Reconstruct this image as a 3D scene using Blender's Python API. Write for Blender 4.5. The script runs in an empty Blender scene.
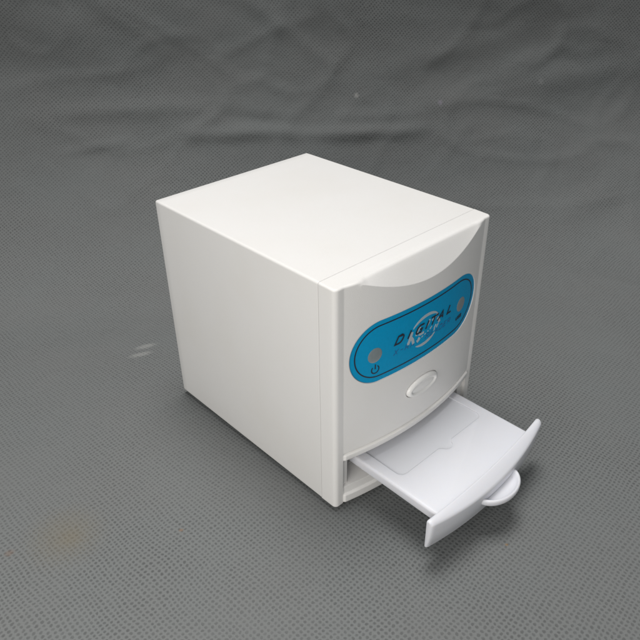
import bpy, bmesh, math, random
from mathutils import Matrix, Vector, noise

S = 0.01                       # every length below is written in centimetres
scene = bpy.context.scene

# ------------------------------------------------------------------ camera
RIGHT = Vector((0.72754424, -0.68590263, -0.01473004)); DOWN = Vector((-0.37468046, -0.37925858, -0.84603633)); FWD = Vector((0.57471205, 0.62104792, -0.53292171))
EYE = Vector((-15.10559483, -15.49184806, 23.93216952))
cam_data = bpy.data.cameras.new("camera")
cam = bpy.data.objects.new("camera", cam_data)
scene.collection.objects.link(cam)
cam.matrix_world = Matrix.Translation(EYE * S) @ Matrix((
    (RIGHT.x, -DOWN.x, -FWD.x), (RIGHT.y, -DOWN.y, -FWD.y), (RIGHT.z, -DOWN.z, -FWD.z))).to_4x4()
cam_data.sensor_width = 36
cam_data.lens = 37.8947
cam_data.clip_start = 0.01
cam_data.clip_end = 50
scene.camera = cam

# ------------------------------------------------------------------ world, lamps, exposure
world = bpy.data.worlds.new("World")
scene.world = world
world.use_nodes = True
world.node_tree.nodes['Background'].inputs[0].default_value = (0.93, 0.97, 1.0, 1)
world.node_tree.nodes['Background'].inputs[1].default_value = 0.21

def area_lamp(name, loc, target, sx, sy, power, color):
    ld = bpy.data.lights.new(name, 'AREA')
    ld.shape = 'RECTANGLE'; ld.size = sx * S; ld.size_y = sy * S
    ld.energy = power; ld.color = color
    o = bpy.data.objects.new(name, ld)
    scene.collection.objects.link(o)
    o.location = Vector(loc) * S
    o.rotation_euler = (Vector(target) - Vector(loc)).to_track_quat('-Z', 'Y').to_euler()
    return o

area_lamp("ceiling_lamp", (16, 20, 140), (6, 8, 0), 60, 60, 14.6, (1.0, 0.985, 0.97))
area_lamp("fill_lamp", (-34, -16, 22), (2, 2, 5), 30, 28, 1.25, (1.0, 0.97, 0.93))  # added fill behind the camera, brightens the left and front faces and near cloth

scene.view_settings.view_transform = 'Standard'
scene.view_settings.look = 'None'
scene.view_settings.exposure = 0
scene.view_settings.gamma = 1
scene.render.engine = 'CYCLES'
scene.cycles.max_bounces = 8
scene.cycles.diffuse_bounces = 5

# ------------------------------------------------------------------ materials
def new_mat(name):
    m = bpy.data.materials.new(name)
    m.use_nodes = True
    nt = m.node_tree
    return m, nt, nt.nodes['Principled BSDF']

def N(nt, kind, **kw):
    n = nt.nodes.new(kind)
    for k, v in kw.items():
        setattr(n, k, v)
    return n

def plastic(name, color, rough, grain=0.05, bevel=0.05, grain_size=0.03, spec=0.5, sss=0):
    """moulded plastic: fine spark-eroded grain and softly broken edges"""
    m, nt, b = new_mat(name)
    L = nt.links.new
    tc = N(nt, 'ShaderNodeTexCoord')
    big = N(nt, 'ShaderNodeTexNoise'); big.inputs['Scale'].default_value = 30; big.inputs['Detail'].default_value = 4
    fine = N(nt, 'ShaderNodeTexNoise'); fine.inputs['Scale'].default_value = 1 / (grain_size * S); fine.inputs['Detail'].default_value = 2
    L(tc.outputs['Object'], big.inputs['Vector']); L(tc.outputs['Object'], fine.inputs['Vector'])
    mx = N(nt, 'ShaderNodeMix', data_type='RGBA')
    mx.inputs['A'].default_value = (*color, 1)
    mx.inputs['B'].default_value = (color[0] * .985, color[1] * .98, color[2] * .968, 1)
    mr = N(nt, 'ShaderNodeMapRange'); mr.inputs['From Min'].default_value = .45; mr.inputs['From Max'].default_value = .75
    L(big.outputs['Fac'], mr.inputs['Value']); L(mr.outputs[0], mx.inputs['Factor'])
    L(mx.outputs['Result'], b.inputs['Base Color'])
    b.inputs['Roughness'].default_value = rough
    b.inputs['Specular IOR Level'].default_value = spec
    bp = N(nt, 'ShaderNodeBump'); bp.inputs['Strength'].default_value = grain; bp.inputs['Distance'].default_value = 0.01 * S
    L(fine.outputs['Fac'], bp.inputs['Height'])
    if bevel:
        bv = N(nt, 'ShaderNodeBevel', samples=6); bv.inputs['Radius'].default_value = bevel * S
        L(bv.outputs[0], bp.inputs['Normal'])
    L(bp.outputs[0], b.inputs['Normal'])
    if sss:
        b.inputs['Subsurface Weight'].default_value = sss
        b.inputs['Subsurface Radius'].default_value = (1, .9, .8)
        b.inputs['Subsurface Scale'].default_value = .25 * S
    return m

M_BODY = plastic('ivory_white_plastic', (.85, .836, .815), .45, .5, .06)
M_TRAY = plastic('cool_white_plastic', (.73, .735, .775), .40, .3, .06, sss=.6)
M_BUTTON = plastic('button_plastic', (.86, .85, .83), .3, .1, .05)
M_RUBBER = plastic('grey_rubber', (.08, .08, .08), .7, .2, 0)

def flat(name, color, rough=.45, spec=.5):
    m, nt, b = new_mat(name)
    tc = N(nt, 'ShaderNodeTexCoord'); no = N(nt, 'ShaderNodeTexNoise'); no.inputs['Scale'].default_value = 900
    mr = N(nt, 'ShaderNodeMapRange'); mr.inputs['To Min'].default_value = .92; mr.inputs['To Max'].default_value = 1.08
    mu = N(nt, 'ShaderNodeMix', data_type='RGBA', blend_type='MULTIPLY'); mu.inputs['Factor'].default_value = 1
    mu.inputs['A'].default_value = (*color, 1)
    L = nt.links.new
    L(tc.outputs['Object'], no.inputs['Vector']); L(no.outputs['Fac'], mr.inputs['Value'])
    L(mr.outputs[0], mu.inputs['B']); L(mu.outputs['Result'], b.inputs['Base Color'])
    b.inputs['Roughness'].default_value = rough
    b.inputs['Specular IOR Level'].default_value = spec
    return m

M_BLUE = flat('blue_label_film', (.0, .32, .60), .5, .12)
M_INK = flat('black_ink', (.008, .014, .03), .45)
M_NAVY = flat('navy_ink', (.0, .15, .36), .45)
M_SILVER = flat('silver_white_ink', (.44, .52, .57), .45)
M_LED = flat('smoky_led_window', (.22, .26, .27), .25)
M_POCKET = plastic('satin_pocket_floor', (.69, .70, .74), .25, .05, 0)

def cloth_material():
    m, nt, b = new_mat('grey_nonwoven_cloth')
    L = nt.links.new
    uv = N(nt, 'ShaderNodeUVMap', uv_map='weave')
    # a little waviness, so that the embossing is not ruler-straight
    wn = N(nt, 'ShaderNodeTexNoise'); wn.inputs['Scale'].default_value = .35; wn.inputs['Detail'].default_value = 2
    L(uv.outputs[0], wn.inputs['Vector'])
    wj = N(nt, 'ShaderNodeTexNoise'); wj.inputs['Scale'].default_value = 4; wj.inputs['Detail'].default_value = 2
    L(uv.outputs[0], wj.inputs['Vector'])
    def vm(op, a, bb):
        n = N(nt, 'ShaderNodeVectorMath', operation=op)
        for i, s in enumerate((a, bb)):
            if s is None: continue
            if isinstance(s, tuple): n.inputs[i].default_value = s
            else: L(s, n.inputs[i])
        return n.outputs[0]
    def ma(op, a, bb=None, clamp=False):
        n = N(nt, 'ShaderNodeMath', operation=op, use_clamp=clamp)
        for i, s in enumerate((a, bb)):
            if s is None: continue
            if isinstance(s, (int, float)): n.inputs[i].default_value = s
            else: L(s, n.inputs[i])
        return n.outputs[0]
    w1 = vm('MULTIPLY', vm('SUBTRACT', wn.outputs['Color'], (.5, .5, .5)), (.5, .5, 0))
    w2 = vm('MULTIPLY', vm('SUBTRACT', wj.outputs['Color'], (.5, .5, .5)), (.10, .10, 0))
    p = vm('ADD', vm('ADD', uv.outputs[0], w1), w2)
    mp = N(nt, 'ShaderNodeMapping', vector_type='TEXTURE')
    mp.inputs['Rotation'].default_value = (0, 0, math.radians(3))
    mp.inputs['Scale'].default_value = (.2, .2, 1)
    L(p, mp.inputs['Vector'])
    fr = vm('FRACTION', mp.outputs[0], None)
    c = vm('MULTIPLY', vm('SUBTRACT', fr, (.5, .5, 0)), (1, 1, 0))
    sx = N(nt, 'ShaderNodeSeparateXYZ'); L(c, sx.inputs[0])
    r2 = ma('SQRT', ma('ADD', ma('MULTIPLY', sx.outputs[0], sx.outputs[0]), ma('MULTIPLY', sx.outputs[1], sx.outputs[1])))
    pn = N(nt, 'ShaderNodeTexNoise'); pn.inputs['Scale'].default_value = 9; pn.inputs['Detail'].default_value = 3
    L(uv.outputs[0], pn.inputs['Vector'])
    rj = ma('ADD', r2, ma('MULTIPLY', ma('SUBTRACT', pn.outputs['Fac'], .5), .30))
    mr = N(nt, 'ShaderNodeMapRange', interpolation_type='SMOOTHSTEP')
    mr.inputs['From Min'].default_value = .44; mr.inputs['From Max'].default_value = .16
    L(rj, mr.inputs['Value'])
    pit = mr.outputs[0]
    # cell to cell differences in how deeply the point is pressed
    fl = vm('FLOOR', mp.outputs[0], None)
    wh = N(nt, 'ShaderNodeTexWhiteNoise', noise_dimensions='2D'); L(fl, wh.inputs['Vector'])
    pitc = ma('MULTIPLY', pit, ma('ADD', ma('MULTIPLY', wh.outputs['Value'], .35), .72))
    # fibres
    fib = N(nt, 'ShaderNodeTexNoise'); fib.inputs['Scale'].default_value = 26; fib.inputs['Detail'].default_value = 3
    L(uv.outputs[0], fib.inputs['Vector'])
    # large soft clouds of fibre density
    cl = N(nt, 'ShaderNodeTexNoise'); cl.inputs['Scale'].default_value = .16; cl.inputs['Detail'].default_value = 5; cl.inputs['Roughness'].default_value = .6
    L(uv.outputs[0], cl.inputs['Vector'])
    tint = N(nt, 'ShaderNodeMix', data_type='RGBA')
    tint.inputs['A'].default_value = (.190, .191, .188, 1)
    tint.inputs['B'].default_value = (.150, .163, .163, 1)
    L(cl.outputs['Fac'], tint.inputs['Factor'])
    wear = N(nt, 'ShaderNodeTexNoise'); wear.inputs['Scale'].default_value = .11; wear.inputs['Detail'].default_value = 3
    L(uv.outputs[0], wear.inputs['Vector'])
    wk = N(nt, 'ShaderNodeMapRange'); wk.inputs['From Min'].default_value = .35; wk.inputs['From Max'].default_value = .65
    wk.inputs['To Min'].default_value = .22; wk.inputs['To Max'].default_value = .41
    L(wear.outputs['Fac'], wk.inputs['Value'])
    shade = ma('ADD', ma('SUBTRACT', 1.0, ma('MULTIPLY', pitc, wk.outputs[0])), ma('MULTIPLY', ma('SUBTRACT', fib.outputs['Fac'], .5), .30))
    dens = ma('ADD', ma('MULTIPLY', ma('SUBTRACT', cl.outputs['Fac'], .5), .22), 1.0)
    mu = N(nt, 'ShaderNodeMix', data_type='RGBA', blend_type='MULTIPLY'); mu.inputs['Factor'].default_value = 1
    L(tint.outputs['Result'], mu.inputs['A']); L(ma('MULTIPLY', shade, dens), mu.inputs['B'])
    col = mu.outputs['Result']
    # small ochre stains and pale specks
    def spot(cx, cy, r, colr, strength, col):
        d = N(nt, 'ShaderNodeVectorMath', operation='DISTANCE'); d.inputs[1].default_value = (cx, cy, 0)
        L(p, d.inputs[0])
        k = N(nt, 'ShaderNodeMapRange', interpolation_type='SMOOTHSTEP')
        k.inputs['From Min'].default_value = r; k.inputs['From Max'].default_value = r * .1
        k.inputs['To Max'].default_value = strength
        L(ma('ADD', d.outputs['Value'], ma('MULTIPLY', ma('SUBTRACT', pn.outputs['Fac'], .5), r * .8)), k.inputs['Value'])
        mm = N(nt, 'ShaderNodeMix', data_type='RGBA'); mm.inputs['B'].default_value = (*colr, 1)
        L(k.outputs[0], mm.inputs['Factor']); L(col, mm.inputs['A'])
        return mm.outputs['Result']
    for s in SPOTS:
        col = spot(*s, col)
    for cx, cy, ang, hl, hw, k_ in SCUFFS:                  # pale rubbed streaks
        q = N(nt, 'ShaderNodeMapping', vector_type='TEXTURE')
        q.inputs['Location'].default_value = (cx, cy, 0); q.inputs['Rotation'].default_value = (0, 0, ang)
        q.inputs['Scale'].default_value = (hl, hw, 1)
        L(p, q.inputs['Vector'])
        ln = N(nt, 'ShaderNodeVectorMath', operation='LENGTH'); L(q.outputs[0], ln.inputs[0])
        k = N(nt, 'ShaderNodeMapRange', interpolation_type='SMOOTHSTEP')
        k.inputs['From Min'].default_value = 1.0; k.inputs['From Max'].default_value = .2; k.inputs['To Max'].default_value = k_
        L(ma('ADD', ln.outputs['Value'], ma('MULTIPLY', ma('SUBTRACT', pn.outputs['Fac'], .5), 1.0)), k.inputs['Value'])
        mm = N(nt, 'ShaderNodeMix', data_type='RGBA'); mm.inputs['B'].default_value = (.42, .42, .40, 1)
        L(k.outputs[0], mm.inputs['Factor']); L(col, mm.inputs['A'])
        col = mm.outputs['Result']
    L(col, b.inputs['Base Color'])
    b.inputs['Roughness'].default_value = .85
    b.inputs['Specular IOR Level'].default_value = .25
    h = ma('ADD', ma('MULTIPLY', pitc, -1.0), ma('MULTIPLY', fib.outputs['Fac'], .35))
    bp = N(nt, 'ShaderNodeBump'); bp.inputs['Strength'].default_value = .5; bp.inputs['Distance'].default_value = .025 * S
    L(h, bp.inputs['Height'])
    wr = N(nt, 'ShaderNodeTexNoise'); wr.inputs['Scale'].default_value = .45; wr.inputs['Detail'].default_value = 4; wr.inputs['Distortion'].default_value = .6
    L(uv.outputs[0], wr.inputs['Vector'])
    bp2 = N(nt, 'ShaderNodeBump'); bp2.inputs['Strength'].default_value = .5; bp2.inputs['Distance'].default_value = .16 * S
    L(wr.outputs['Fac'], bp2.inputs['Height']); L(bp2.outputs[0], bp.inputs['Normal'])
    L(bp.outputs[0], b.inputs['Normal'])
    return m

# ------------------------------------------------------------------ mesh helpers
def link_mesh(name, verts, faces, mat, parent=None, smooth=30):
    me = bpy.data.meshes.new(name)
    me.from_pydata([tuple(c * S for c in v) for v in verts], [], faces)
    bm = bmesh.new(); bm.from_mesh(me)
    bmesh.ops.remove_doubles(bm, verts=bm.verts, dist=1e-7)
    bmesh.ops.recalc_face_normals(bm, faces=bm.faces)
    bm.to_mesh(me); bm.free()
    me.materials.append(mat)
    o = bpy.data.objects.new(name, me)
    scene.collection.objects.link(o)
    if parent: o.parent = parent
    finish(me, smooth)
    return o

def finish(me, smooth):
    for p in me.polygons: p.use_smooth = True
    me.set_sharp_from_angle(angle=math.radians(smooth))

def carve(o, cutters, smooth=30):
    """subtract the cutters, bake the result into the mesh and delete the cutters"""
    for c in cutters:
        md = o.modifiers.new('cut', 'BOOLEAN'); md.operation = 'DIFFERENCE'; md.solver = 'EXACT'; md.object = c
    dg = bpy.context.evaluated_depsgraph_get(); dg.update()
    me = bpy.data.meshes.new_from_object(o.evaluated_get(dg))
    old = o.data
    o.modifiers.clear(); o.data = me; me.name = old.name
    bpy.data.meshes.remove(old)
    for c in cutters:
        cm = c.data; bpy.data.objects.remove(c); bpy.data.meshes.remove(cm)
    finish(me, smooth)

def extrude_z(poly, z0, z1):
    n = len(poly)
    v = [(x, y, z0) for x, y in poly] + [(x, y, z1) for x, y in poly]
    f = [tuple(range(n)), tuple(range(n, 2 * n))] + [(i, (i + 1) % n, n + (i + 1) % n, n + i) for i in range(n)]
    return v, f

def rounded_rect(x0, x1, y0, y1, r, n=5):
    out = []
    for cx, cy, a in ((x1 - r, y1 - r, 0), (x0 + r, y1 - r, 90), (x0 + r, y0 + r, 180), (x1 - r, y0 + r, 270)):
        for i in range(n + 1):
            t = math.radians(a + 90 * i / n)
            out.append((cx + r * math.cos(t), cy + r * math.sin(t)))
    return out

def loft(rings, cap=True, closed=True):
    n = len(rings[0]); v = [p for r in rings for p in r]; f = []
    for k in range(len(rings) - 1):
        for i in range(n if closed else n - 1):
            j = (i + 1) % n
            f.append((k * n + i, k * n + j, (k + 1) * n + j, (k + 1) * n + i))
    if cap:
        f.append(tuple(range(n))); f.append(tuple(range((len(rings) - 1) * n, len(rings) * n)))
    return v, f

# ------------------------------------------------------------------ the cloth sweep
ax_a = Vector((RIGHT.x, RIGHT.y, 0)).normalized()       # to the right, along the wall
ax_d = Vector((FWD.x, FWD.y, 0)).normalized()           # away, towards the wall
G0 = Vector((EYE.x, EYE.y, 0))
GROUND = -0.24
BEND_R = 16.0

def wall_d(a): return 55.5 + .14 * a

def sweep_point(a, s):
    """developed cloth coordinates (a, s) -> place in space and surface normal"""
    R_ = BEND_R
    d0 = wall_d(a) - R_
    if s < d0:
        return s, GROUND, Vector((0, 0, 1))
    t = (s - d0) / R_
    end = math.radians(88)
    if t < end:
        return d0 + R_ * math.sin(t), GROUND + R_ * (1 - math.cos(t)), (-ax_d * math.sin(t) + Vector((0, 0, math.cos(t))))
    e = s - d0 - R_ * end
    return (d0 + R_ * math.sin(end) + e * math.cos(end), GROUND + R_ * (1 - math.cos(end)) + e * math.sin(end),
            (-ax_d * math.sin(end) + Vector((0, 0, math.cos(end)))))

CREASES = [(-19.6, 53.2, -14.4, 54.6, 0.22, 0.34),
           (-14.8, 64.4, -10.4, 62.6, 0.42, 0.2),
           (-10.4, 62.6, -5.8, 59.8, 0.3, 0.14),
           (-7, 58.9, -3.2, 60.8, 0.3, 0.12),
           (-19.4, 56.2, -9, 57.7, 0.6, 0.4),
           (-9.8, 55.3, -2.2, 56.3, 0.5, 0.6),
           (-2.2, 56, 8.4, 57.3, 0.5, 0.55),
           (1.8, 57.8, 8.4, 58.7, 0.42, 0.25),
           (-7.2, 57.1, -2.2, 57, 0.42, -0.25),
           (3.6, 61.1, 16.4, 65.7, 0.84, 0.31),
           (8.4, 59.2, 27, 64.5, 0.91, 0.31),
           (9, 53.5, 12.6, 58.4, 0.35, 0.15),
           (15, 62.5, 19.8, 64.9, 0.56, 0.25),
           (19.4, 50.5, 26.8, 55.2, 1.12, 0.37),
           (-14.4, 54.5, -14, 51.8, 0.28, 0.12),
           (-4.8, 65.5, 1.2, 61.9, 0.56, 0.25)]
SCUFFS = [(.91, 18.15, -.38, .95, .34, .32), (.2, 17.61, -.43, 1.0, .3, .32)]
SPOTS = [(-9.7, 7.5, 2.2, (0.19, 0.165, 0.115), 0.36),
         (-9.55, 7.25, 0.75, (0.18, 0.14, 0.07), 0.16),
         (-11.83, 8.36, 0.28, (0.2, 0.1, 0.05), 0.3),
         (-5.7, 4.09, 0.14, (0.25, 0.12, 0.04), 0.45),
         (4.16, -6.45, 0.11, (0.3, 0.16, 0.04), 0.55),
         (27.7, 26.06, 0.3, (0.45, 0.44, 0.42), 0.45),
         (32.72, 21.47, 0.3, (0.3, 0.27, 0.33), 0.4),
         (40.39, 17.39, 0.35, (0.3, 0.3, 0.3), 0.3)]

def wrinkle(a, s):
    k = min(1, max(0, (s - 34) / 16.0))                     # the hanging part is more creased
    near = math.exp(-(((a) / 16.0) ** 2 + ((s - 27) / 16.0) ** 2))
    h = noise.noise(Vector((a * .05, s * .07, 1.3))) * (.10 + .6 * k)
    h += noise.noise(Vector((a * .11 + 5, s * .22, 4.1))) * (.02 + .42 * k)
    r = 1 - abs(noise.noise(Vector((a * .09 + s * .05, s * .15 - a * .04, 9.2)))) * 2.2
    h += max(0, r) ** 6 * (.008 + .20 * k)
    r = 1 - abs(noise.noise(Vector((a * .16 - s * .12, s * .13 + a * .05, 2.7)))) * 2.2
    h += max(0, r) ** 8 * (.005 + .18 * k)
    h += noise.noise(Vector((a * .3, s * .5, 7.7))) * .12 * k + noise.noise(Vector((a * .7, s * 1.1, 3.7))) * .06 * k
    for (a0, s0, a1, s1, w, amp) in CREASES:
        dx, dy = a1 - a0, s1 - s0
        L2 = dx * dx + dy * dy
        t = ((a - a0) * dx + (s - s0) * dy) / L2
        tc = min(1, max(0, t))
        px, py = a - a0 - dx * tc, s - s0 - dy * tc
        dist = math.hypot(px, py)
        if dist < 4 * w:
            h += amp * math.exp(-(dist / w) ** 2) * (1 - .5 * abs(2 * tc - 1))
    return .58 * h * (1 - .9 * near * (1 - k))

def build_cloth():
    NA, NS = 330, 330
    a0, a1, s0, s1 = -62.0, 62.0, -6.0, 100.0
    vs, uvs = [], []
    for j in range(NS + 1):
        s = s0 + (s1 - s0) * j / NS
        for i in range(NA + 1):
            a = a0 + (a1 - a0) * i / NA
            d, z, nrm = sweep_point(a, s)
            p = G0 + ax_a * a + ax_d * d + Vector((0, 0, z)) + nrm * (wrinkle(a, s))
            vs.append(tuple(p * S))
            q = G0 + ax_a * a + ax_d * s
            uvs.append((q.x, q.y))
    W = NA + 1
    fs = [(j * W + i, j * W + i + 1, (j + 1) * W + i + 1, (j + 1) * W + i) for j in range(NS) for i in range(NA)]
    me = bpy.data.meshes.new('backdrop_cloth')
    me.from_pydata(vs, [], fs)
    uvl = me.uv_layers.new(name='weave')
    for lp in me.loops: uvl.data[lp.index].uv = uvs[lp.vertex_index]
    for p in me.polygons: p.use_smooth = True
    me.materials.append(cloth_material())
    o = bpy.data.objects.new('backdrop_cloth', me)
    scene.collection.objects.link(o)
    o['kind'] = 'structure'
    return o

build_cloth()

# ------------------------------------------------------------------ the scanner
W_, D_, H_ = 10.0, 12.49, 11.56
CX = 5.0
YB = 0.92                                  # where the front bezel meets the rear case

scanner = bpy.data.objects.new('dental_scanner', None)
scene.collection.objects.link(scanner)
scanner['label'] = 'white cube-shaped dental x-ray scanner with blue label and its drawer pulled out'
scanner['category'] = 'scanner'
scanner.empty_display_size = .02

def bow(x):
    return .60 * max(0.0, 1 - ((x - 5) / 4.52) ** 2)

def dip(x):
    return 1.10 * max(0.0, 1 - ((x - 5.15) / 4.25) ** 2) ** 1.15

# --- rear case
def rr_ring(y, ins, r):
    return [(x, y, z) for x, z in rounded_rect(ins, W_ - ins, ins, H_ - ins, max(.02, r - ins * .6), 6)]
rings = []
for i, y in enumerate((YB + .009, YB + .02, 4, 8, D_ - .5)):
    rings.append(rr_ring(y, .012 if i == 0 else 0, .11))
for k in range(1, 7):
    t = math.pi / 2 * k / 6
    rings.append(rr_ring(D_ - .09 + .10 * math.sin(t), .10 * (1 - math.cos(t)), .11))
v, f = loft(rings)
rear_case = link_mesh('rear_case', v, f, M_BODY, scanner)
v, f = extrude_z([(.88, -1), (9.12, -1), (9.12, 8), (.88, 8)], 1.02, 2.67)
carve(rear_case, [link_mesh('cutter', v, f, M_BODY)])

# --- front bezel
def lip_off(z):
    """how far the curved front stands out (-) or in (+) at height z"""
    pts = ((-1, 0), (.08, 0), (.10, -.07), (.50, -.08), (.56, -.02), (.60, .03), (1.2, .05), (2.60, -.02), (2.69, -.05), (2.76, -.08), (2.97, -.09), (3.00, -.05),
           (3.02, .05), (3.07, .05), (3.09, 0), (99, 0))
    for (z0, o0), (z1, o1) in zip(pts, pts[1:]):
        if z <= z1:
            return o0 + (o1 - o0) * (z - z0) / (z1 - z0)
    return 0

def plan():
    """points of the bezel outline: (x, y, nx, ny, front?)"""
    r = .21
    out = [(0, YB, -1, 0, 0), (0, .7, -1, 0, 0), (0, .45, -1, 0, 0)]
    for k in range(8):
        t = math.radians(90 * k / 7)
        out.append((r - r * math.cos(t), r - r * math.sin(t), -math.cos(t), -math.sin(t), 0))
    out.append((.36, 0, 0, -1, 0)); out.append((.455, 0, 0, -1, 0))
    n = 96
    xs = [.48, .50, .56] + [.56 + (9.44 - .56) * i / n for i in range(1, n)] + [9.44, 9.50, 9.52]
    out += [(x, 0, 0, -1, 1) for x in xs]
    left = [p for p in out if not p[4]]
    out += [(10 - p[0], p[1], -p[2], p[3], 0) for p in reversed(left)]
    return out

PLAN = plan()
RIDGE0 = 9.5
low = [0, .015, .035, .05, .07, .1, .3, .50, .53, .56, .60, .8, 1.0, 1.5, 2, 2.5, 2.60, 2.69, 2.72, 2.76, 2.9, 2.97, 3.0, 3.02, 3.07, 3.09, 3.3, 4, 5, 6, 7, 8, 8.8, RIDGE0]
rings = []
def bez(p, z, ins, yoff):
    x, y, nx, ny, fr = p
    px, py = x - nx * ins, y - ny * ins + yoff
    k = max(0, (YB - max(py, 0)) / YB)
    px = 5 + (px - 5) * (1 - .002 * k)
    return (px, py, z * (1 - .0022 * (YB - py) / YB))
for z in low:
    ins = .05 - math.sqrt(max(0, .05 ** 2 - max(0, .05 - z) ** 2)) if z < .05 else 0
    ring = []
    for p in PLAN:
        yo = 0
        if p[4]:
            w = min(1, max(0, (p[0] - .48) / .08), max(0, (9.52 - p[0]) / .08))
            yo = -bow(p[0]) * (0 if z < .08 else 1) + lip_off(z) * w + (.12 * w if z < .08 else 0)
        ring.append(bez(p, z, ins, yo))
    rings.append(ring)
RT = .09
for k in range(1, 11):                       # up to the ridge of the scallop
    ring = []
    for p in PLAN:
        zr = H_ - max(.16, dip(p[0]) if p[4] else 0)
        z = RIDGE0 + (zr - RIDGE0) * k / 10
        ring.append(bez(p, z, 0, -bow(p[0]) if p[4] else 0))
    rings.append(ring)
tt = [.08, .2, .35, .5, .65, .8] 
def above(p, z, ins):
    dd = max(.16, dip(p[0]) if p[4] else 0)
    yo = 0
    if p[4]:
        b_ = bow(p[0]); sc = min(1, max(0, (dip(p[0]) - .02) / .25))
        yo = -b_ * ((H_ - z) / dd * sc + (1 - sc))
    return bez(p, z, ins, yo)
for t in tt:
    ring = []
    for p in PLAN:
        dd = max(.16, dip(p[0]) if p[4] else 0)
        z = H_ - dd + (dd - RT) * t
        ring.append(above(p, z, 0))
    rings.append(ring)
for k in range(0, 7):
    a = math.pi / 2 * k / 6
    z = H_ - RT + RT * math.sin(a)
    rings.append([above(p, z, RT * (1 - math.cos(a))) for p in PLAN])
v, f = loft(rings)
front_bezel = link_mesh('front_bezel', v, f, M_BODY, scanner, 22)

def column_solid(xs, ztop, zbot, front, back, nz=1):
    """closed solid over the curved front: y = -bow(x)+front .. -bow(x)+back (numbers or absolute via callables)"""
    rings = []
    for x in xs:
        zt, zb = ztop(x), zbot(x)
        yf = front(x) if callable(front) else -bow(x) + front
        yb = back(x) if callable(back) else -bow(x) + back
        rings.append([(x, yf, zb), (x, yf, zt), (x, yb, zt), (x, yb, zb)])
    return loft(rings)

LZ, LR, LX0, LX1, LK = 7.93, 1.53, 2.27, 7.38, 1.19     # the right end is a little longer than a half circle
def stadium_h(x, r=LR):
    if x < LX0: return math.sqrt(max(1e-6, r * r - (LX0 - x) ** 2))
    if x > LX1: return math.sqrt(max(1e-6, r * r - ((x - LX1) / LK) ** 2))
    return r
def stadium_xs(r, n=22):
    a = [LX0 - r * math.cos(math.pi / 2 * k / n) for k in range(n)]
    m = [LX0 + (LX1 - LX0) * k / 40 for k in range(41)]
    b = [LX1 + LK * r * math.sin(math.pi / 2 * k / n) for k in range(1, n + 1)]
    return a + m + b
xs = stadium_xs(LR)
v, f = column_solid(xs, lambda x: LZ + stadium_h(x), lambda x: LZ - stadium_h(x), lambda x: -2.0, .055)
cut_label = link_mesh('cutter', v, f, M_BODY)

BX, BZ, BA, BB = 5.0, 4.88, 1.09, .53
def ell_xs(a, n=40): return [BX - a * math.cos(math.pi * k / n) for k in range(n + 1)]
def ell_h(a, b): return lambda x: b * math.sqrt(max(1e-6, 1 - ((x - BX) / a) ** 2))
he = ell_h(BA, BB)
v, f = column_solid(ell_xs(BA), lambda x: BZ + he(x), lambda x: BZ - he(x), lambda x: -2.0, .18)
cut_button = link_mesh('cutter', v, f, M_BODY)
v, f = extrude_z([(.50, -2), (9.50, -2), (9.50, .16), (9.10, .16), (9.10, 2), (.90, 2), (.90, .16), (.50, .16)], 1.0, 2.69)
cut_slot = link_mesh('cutter', v, f, M_BODY)
carve(front_bezel, [cut_label, cut_button, cut_slot], 22)

# --- feet
for x, y in ((1.2, 1.6), (8.8, 1.6), (1.2, 11.2), (8.8, 11.2)):
    rg = [[(x + r * math.cos(t * math.pi / 12), y + r * math.sin(t * math.pi / 12), z) for t in range(24)]
          for r, z in ((.42, GROUND + .0), (.46, GROUND + .03), (.48, .02))]
    v, f = loft(rg)
    link_mesh('rubber_foot', v, f, M_RUBBER, scanner)

# --- label and its printing, all laid on the curved front
def on_front(x, z, off): return (x, -bow(x) + off, z)

v, f = column_solid(stadium_xs(LR - .012), lambda x: LZ + stadium_h(x, LR - .012), lambda x: LZ - stadium_h(x, LR - .012), .040, .060)
label = link_mesh('label_panel', v, f, M_BLUE, scanner)

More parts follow.
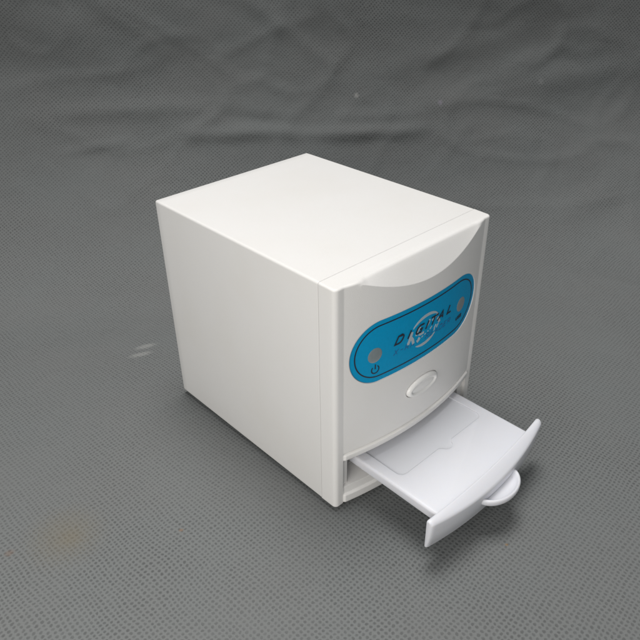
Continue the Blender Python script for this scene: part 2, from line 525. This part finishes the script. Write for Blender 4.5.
def ribbon(paths, width, off, thick=.010):
    """flat inked strokes; each path is a list of (x, z), mitred, following the bowed front"""
    V, F = [], []
    for path in paths:
        closed = path[0] == path[-1] and len(path) > 2
        pts = path[:-1] if closed else list(path)
        # subdivide long runs
        dense = []
        m = len(pts)
        for i in range(m if closed else m - 1):
            a, b_ = pts[i], pts[(i + 1) % m]
            n = max(1, int(math.hypot(b_[0] - a[0], b_[1] - a[1]) / .25))
            for k in range(n): dense.append((a[0] + (b_[0] - a[0]) * k / n, a[1] + (b_[1] - a[1]) * k / n))
        if not closed: dense.append(pts[-1])
        pts = dense; m = len(pts)
        L_, R_ = [], []
        for i, p in enumerate(pts):
            pa = pts[i - 1] if (i > 0 or closed) else None
            pb = pts[(i + 1) % m] if (i < m - 1 or closed) else None
            def nrm(u, w):
                dx, dz = w[0] - u[0], w[1] - u[1]; l = math.hypot(dx, dz) or 1
                return (-dz / l, dx / l)
            n1 = nrm(pa, p) if pa else nrm(p, pb)
            n2 = nrm(p, pb) if pb else n1
            mx, mz = n1[0] + n2[0], n1[1] + n2[1]
            l2 = mx * mx + mz * mz
            sc = min(1.8, 2 / l2) if l2 > .3 else 1.5
            w = width(i / max(1, m - 1)) if callable(width) else width
            ox, oz = mx * sc * w / 2, mz * sc * w / 2
            L_.append((p[0] + ox, p[1] + oz)); R_.append((p[0] - ox, p[1] - oz))
        base = len(V)
        for (lx, lz), (rx, rz) in zip(L_, R_):
            V += [on_front(lx, lz, off), on_front(rx, rz, off), on_front(lx, lz, off + thick), on_front(rx, rz, off + thick)]
        for i in range(m if closed else m - 1):
            a, b_ = base + 4 * i, base + 4 * ((i + 1) % m)
            F += [(a, a + 1, b_ + 1, b_), (a + 2, a + 3, b_ + 3, b_ + 2), (a, a + 2, b_ + 2, b_), (a + 1, a + 3, b_ + 3, b_ + 1)]
        if not closed:
            e = base + 4 * (m - 1)
            F += [(base, base + 1, base + 3, base + 2), (e, e + 1, e + 3, e + 2)]
    return V, F

def disc(cx, cz, rx, rz, off, thick, n=40, dome=0):
    V, F = [], []
    rings = []
    for k in (1.0, .92, .7, .4, .12):
        rings.append([on_front(cx + rx * k * math.cos(2 * math.pi * i / n), cz + rz * k * math.sin(2 * math.pi * i / n), off - dome * (1 - k * k) - (0 if k == 1 else .004)) for i in range(n)])
    rings.insert(0, [on_front(cx + rx * math.cos(2 * math.pi * i / n), cz + rz * math.sin(2 * math.pi * i / n), off + thick) for i in range(n)])
    return loft(rings)

# black outline inside the label's edge
r_ = LR - .27
pts = [(LX0 + (LX1 - LX0) * k / 30, LZ + r_) for k in range(31)]
pts += [(LX1 + LK * r_ * math.sin(math.pi * k / 30), LZ + r_ * math.cos(math.pi * k / 30)) for k in range(1, 31)]
pts += [(LX1 + (LX0 - LX1) * k / 30, LZ - r_) for k in range(1, 31)]
pts += [(LX0 - r_ * math.sin(math.pi * k / 30), LZ - r_ * math.cos(math.pi * k / 30)) for k in range(1, 31)]
pts[-1] = pts[0]
v, f = ribbon([pts], .055, .030)
link_mesh('border_line', v, f, M_INK, label)

# round indicator windows
for cx, cz in ((2.02, 7.80), (7.80, 7.86)):
    v, f = disc(cx, cz, .36, .36, .034, .006, dome=.02)
    link_mesh('indicator_light', v, f, M_LED, label)

# power symbol
px, pz, pr = 2.05, 7.07, .19
arc = [(px + pr * math.sin(math.radians(a)), pz + pr * math.cos(math.radians(a))) for a in range(38, 323, 12)]
v, f = ribbon([arc, [(px, pz + .02), (px, pz + .26)]], .05, .028)
link_mesh('power_symbol', v, f, M_INK, label)

# stroke letters on a 1 x 1 cell
def arcp(cx, cy, rx, ry, a0, a1, n=10):
    return [(cx + rx * math.cos(math.radians(a0 + (a1 - a0) * k / n)), cy + ry * math.sin(math.radians(a0 + (a1 - a0) * k / n))) for k in range(n + 1)]
GLYPH = {
    'D': [[(0, 0), (0, 1), (.55, 1)] + arcp(.55, .55, .42, .45, 90, 0, 5) + [(.97, .42)] + arcp(.55, .42, .42, .42, 0, -90, 5)[1:] + [(0, 0)]],
    'I': [[(.25, 0), (.25, 1)]],
    'G': [[(.95, .95), (.3, 1), (.05, .75), (.05, .25), (.25, 0), (.85, 0), (.9, .45), (.5, .45)]],
    'T': [[(0, 1), (1, 1)], [(.5, 1), (.5, 0)]],
    'A': [[(0, 0), (.5, 1), (.95, 0)], [(.2, .32), (.8, .32)]],
    'L': [[(.1, 1), (.1, 0), (.85, 0)]],
    'X': [[(0, 0), (.9, 1)], [(0, 1), (.9, 0)]],
    '-': [[(.2, .5), (.75, .5)]],
    'R': [[(0, 0), (0, 1), (.7, 1), (.9, .85), (.9, .6), (.7, .48), (.02, .48)], [(.45, .48), (.95, 0)]],
    'Y': [[(0, 1), (.45, .5), (.9, 1)], [(.45, .5), (.45, 0)]],
    'E': [[(.9, 1), (0, 1), (0, 0), (.9, 0)], [(0, .5), (.75, .5)]],
    'U': [[(0, 1), (0, .2), (.2, 0), (.7, 0), (.9, .2), (.9, 1)]],
    'S': [[(.9, .9), (.7, 1), (.2, 1), (0, .78), (.2, .52), (.7, .48), (.9, .24), (.7, 0), (.2, 0), (0, .1)]],
    'B': [[(0, 0), (0, 1), (.7, 1), (.85, .8), (.7, .52), (.02, .52)], [(.7, .52), (.92, .26), (.7, 0), (0, 0)]],
}
def lettering(cells, slant):
    """cells: (char, x, z, w, h)"""
    out = []
    for ch, x, z, w, h in cells:
        for path in GLYPH[ch]:
            q = [(x + u * w + slant * t * h, z + t * h) for u, t in path]
            out.append(q)
    return out
cells = [('D', 3.06, 7.89, .38, .36), ('I', 3.74, 7.89, .3, .36), ('G', 4.26, 7.89, .42, .36), ('I', 4.88, 7.89, .3, .36),
         ('T', 5.13, 7.92, .52, .37), ('A', 5.78, 7.95, .42, .36), ('L', 6.50, 7.95, .40, .37)]
v, f = ribbon(lettering(cells, .55), .072, .016)
link_mesh('lettering', v, f, M_INK, label)['label'] = 'slanted black capitals reading DIGITAL'
txt = 'X-RAY READER'
cells = [(c, 3.02 + i * .328, 7.36, .23, .24) for i, c in enumerate(txt) if c != ' ']
v, f = ribbon(lettering(cells, .35), .045, .033, .006)
link_mesh('lettering', v, f, M_NAVY, label)['label'] = 'faint navy capitals under the black word'
cells = [(c, 7.44 + i * .18, 7.15, .13, .15) for i, c in enumerate('USB')]
v, f = ribbon(lettering(cells, .2), .042, .026)
link_mesh('lettering', v, f, M_INK, label)['label'] = 'tiny black USB mark under the right indicator'

# silver ring emblem: two tapering crescents, a forked stroke and short dashes
def ell_arc(a0, a1, n=26, cx=4.95, cz=7.87, rx=1.0, rz=.72):
    return [(cx + rx * math.cos(math.radians(a0 + (a1 - a0) * k / n)) + .12 * math.sin(math.radians(a0 + (a1 - a0) * k / n)), cz + rz * math.sin(math.radians(a0 + (a1 - a0) * k / n))) for k in range(n + 1)]
taper = lambda w: (lambda t: .03 + w * math.sin(math.pi * min(1, max(0, t))) ** .7)
EM = []
EM.append(ribbon([ell_arc(150, 42)], taper(.12), .030))
EM.append(ribbon([ell_arc(-118, -38)], taper(.12), .030))
EM.append(ribbon([[(3.86, 7.55), (3.98, 7.8), (4.08, 8.12)], [(4.02, 7.86), (4.14, 7.7), (4.2, 7.47)]], .15, .029))
EM.append(ribbon([[(4.36, 7.80), (4.44, 8.02), (4.60, 8.16)]], .12, .028))
EM.append(ribbon([[(4.52, 7.80), (4.66, 7.76), (4.86, 7.78)]], .11, .0275))
EM.append(ribbon([[(5.02, 7.98), (5.16, 8.10), (5.24, 8.28)]], .08, .028))
EM.append(ribbon([[(5.40, 8.14), (5.58, 8.22), (5.72, 8.30), (5.84, 8.28)]], .09, .0285))
EM.append(ribbon([[(5.80, 8.10), (5.90, 7.98), (5.96, 7.82)]], .15, .029))
EM.append(ribbon([[(4.42, 7.46), (4.52, 7.52), (4.60, 7.62)]], .15, .028))
EM.append(ribbon([[(4.72, 7.57), (4.82, 7.61)], [(4.92, 7.62), (5.00, 7.66)], [(5.12, 7.69), (5.18, 7.72)], [(5.28, 7.74), (5.42, 7.84)]], .045, .028))
EM.append(ribbon([[(5.60, 7.52), (5.62, 7.66), (5.72, 7.80)], [(5.78, 7.60), (5.82, 7.70), (5.90, 7.76)]], .07, .028))
V, F = [], []
for v, f in EM:
    b0 = len(V); V += v; F += [tuple(i + b0 for i in q) for q in f]
link_mesh('emblem', V, F, M_SILVER, label)

# --- oval button with a raised rim and a dished centre
rings = []
n = 64
for q, y in ((.03, .14), (.03, 0), (.04, -.05), (.07, -.10), (.13, -.145), (.19, -.15), (.24, -.135), (.28, -.105), (.30, -.09), (.33, -.088), (.38, -.10), (.44, -.105), (.50, -.107)):
    aa, bb = (BA - q, BB - q) if q < .34 else ((BA - q) * (1 if q < .5 else .6), (BB - q) * 1.0)
    rings.append([on_front(BX + aa * math.cos(2 * math.pi * i / n), BZ + bb * math.sin(2 * math.pi * i / n), y) for i in range(n)])
v, f = loft(rings)
link_mesh('button', v, f, M_BUTTON, scanner, 50)

# --- drawer: slab, film pocket, curved front and pull tab
TX0, TX1, TZ0, TZ1 = 1.40, 8.55, 1.68, 2.20
def slab_ring(y, ins):
    out = rounded_rect(TX0 + ins, TX1 - ins, TZ0 + ins * .5, TZ1, .12, 5)
    return [(x, y, z) for x, z in out]
v, f = loft([slab_ring(y, 0) for y in (6.5, 4, 2, 0, -2, -4.75)])
drawer = link_mesh('drawer', v, f, M_TRAY, scanner)
# film pocket outline
pk = []
def corner(cx, cy, r, a0, a1, n=6): return [(cx + r * math.cos(math.radians(a0 + (a1 - a0) * k / n)), cy + r * math.sin(math.radians(a0 + (a1 - a0) * k / n))) for k in range(n + 1)]
PY = -2.14
pk += [(2.0, 3.5)] + corner(2.35, PY + .35, .35, 180, 270)
pk += [(4.58, PY)] + corner(5.05, PY - .02, .34, 200, 340, 12) + [(5.52, PY)]
pk += corner(7.62, PY + .35, .35, 270, 360) + [(7.97, 3.5)]
v, f = extrude_z(pk, TZ1 - .05, TZ1 + 1)
carve(drawer, [link_mesh('cutter', v, f, M_TRAY)])
inner = [(2.0 + .03 if x < 2.001 else (7.97 - .03 if x > 7.969 else x), y) for x, y in pk]
v, f = extrude_z(inner, TZ1 - .058, TZ1 - .046)
link_mesh('film_pocket', v, f, M_POCKET, drawer)

def front_plate():
    x0, x1 = .66, 9.44
    n = 60
    rings = []
    xs = [x0, x0 + .03, x0 + .08] + [x0 + .08 + (x1 - x0 - .16) * k / n for k in range(1, n)] + [x1 - .08, x1 - .03, x1]
    for x in xs:
        u = (x - 5.05) / 4.4
        e = max(0.0, 1 - u * u)
        yaw = (x - 5.05) * .038
        yi = -4.40 - .22 * e + yaw            # inner face
        yo = -4.74 - .54 * e + yaw            # outer face, bowed
        th = yi - yo
        zt_i, zt_o = 2.47, 2.45 - .20 * e
        zb = .88
        edge = 0
        dxe = min(x - x0, x1 - x)
        edge = .05 * (1 - min(1, dxe / .08)) ** 2
        tuck = .16
        prof = [(yi - edge, zb + .06 + edge), (yi - .04, zb + edge), (yo + tuck + .07, zb + edge), (yo + tuck + .02 + edge, zb + .05 + edge), (yo + tuck * .5 + edge, 1.6),
                (yo + .015 + edge, zt_o - .16 - edge), (yo + .03 + edge, zt_o - .08 - edge), (yo + .09 + edge, zt_o - .025 - edge), (yo + .4 * th, zt_o + (zt_i - zt_o) * .3 + .01 - edge),
                (yo + .6 * th, zt_o + (zt_i - zt_o) * .62 + .015 - edge), (yi - .09, zt_i - edge), (yi - .03 - edge, zt_i - .03 - edge), (yi - edge, zt_i - .10 - edge), (yi - edge, 1.7)]
        rings.append([(x, y, z) for y, z in prof])
    return loft(rings)
v, f = front_plate()
link_mesh('drawer_front', v, f, M_TRAY, drawer, 40)

def pull_tab():
    cx, cy, a, b_ = 5.08, -4.98, 1.38, .96
    prof = [(0.02, 1.57), (.45, 1.57), (.74, 1.58), (.81, 1.62), (.86, 1.70), (.89, 1.765), (.92, 1.79), (.96, 1.78), (.985, 1.74), (1.0, 1.67), (.99, 1.55), (.96, 1.48), (.90, 1.45), (.5, 1.45), (.02, 1.45)]
    n = 40
    rings = []
    for k, z in prof:
        rings.append([(cx + a * k * math.cos(math.pi + math.pi * i / n), cy + b_ * k * math.sin(math.pi + math.pi * i / n), z) for i in range(n + 1)] +
                     [(cx + a * k, cy + .25, z), (cx - a * k, cy + .25, z)])
    return loft(rings)
v, f = pull_tab()
link_mesh('pull_tab', v, f, M_TRAY, drawer, 45)
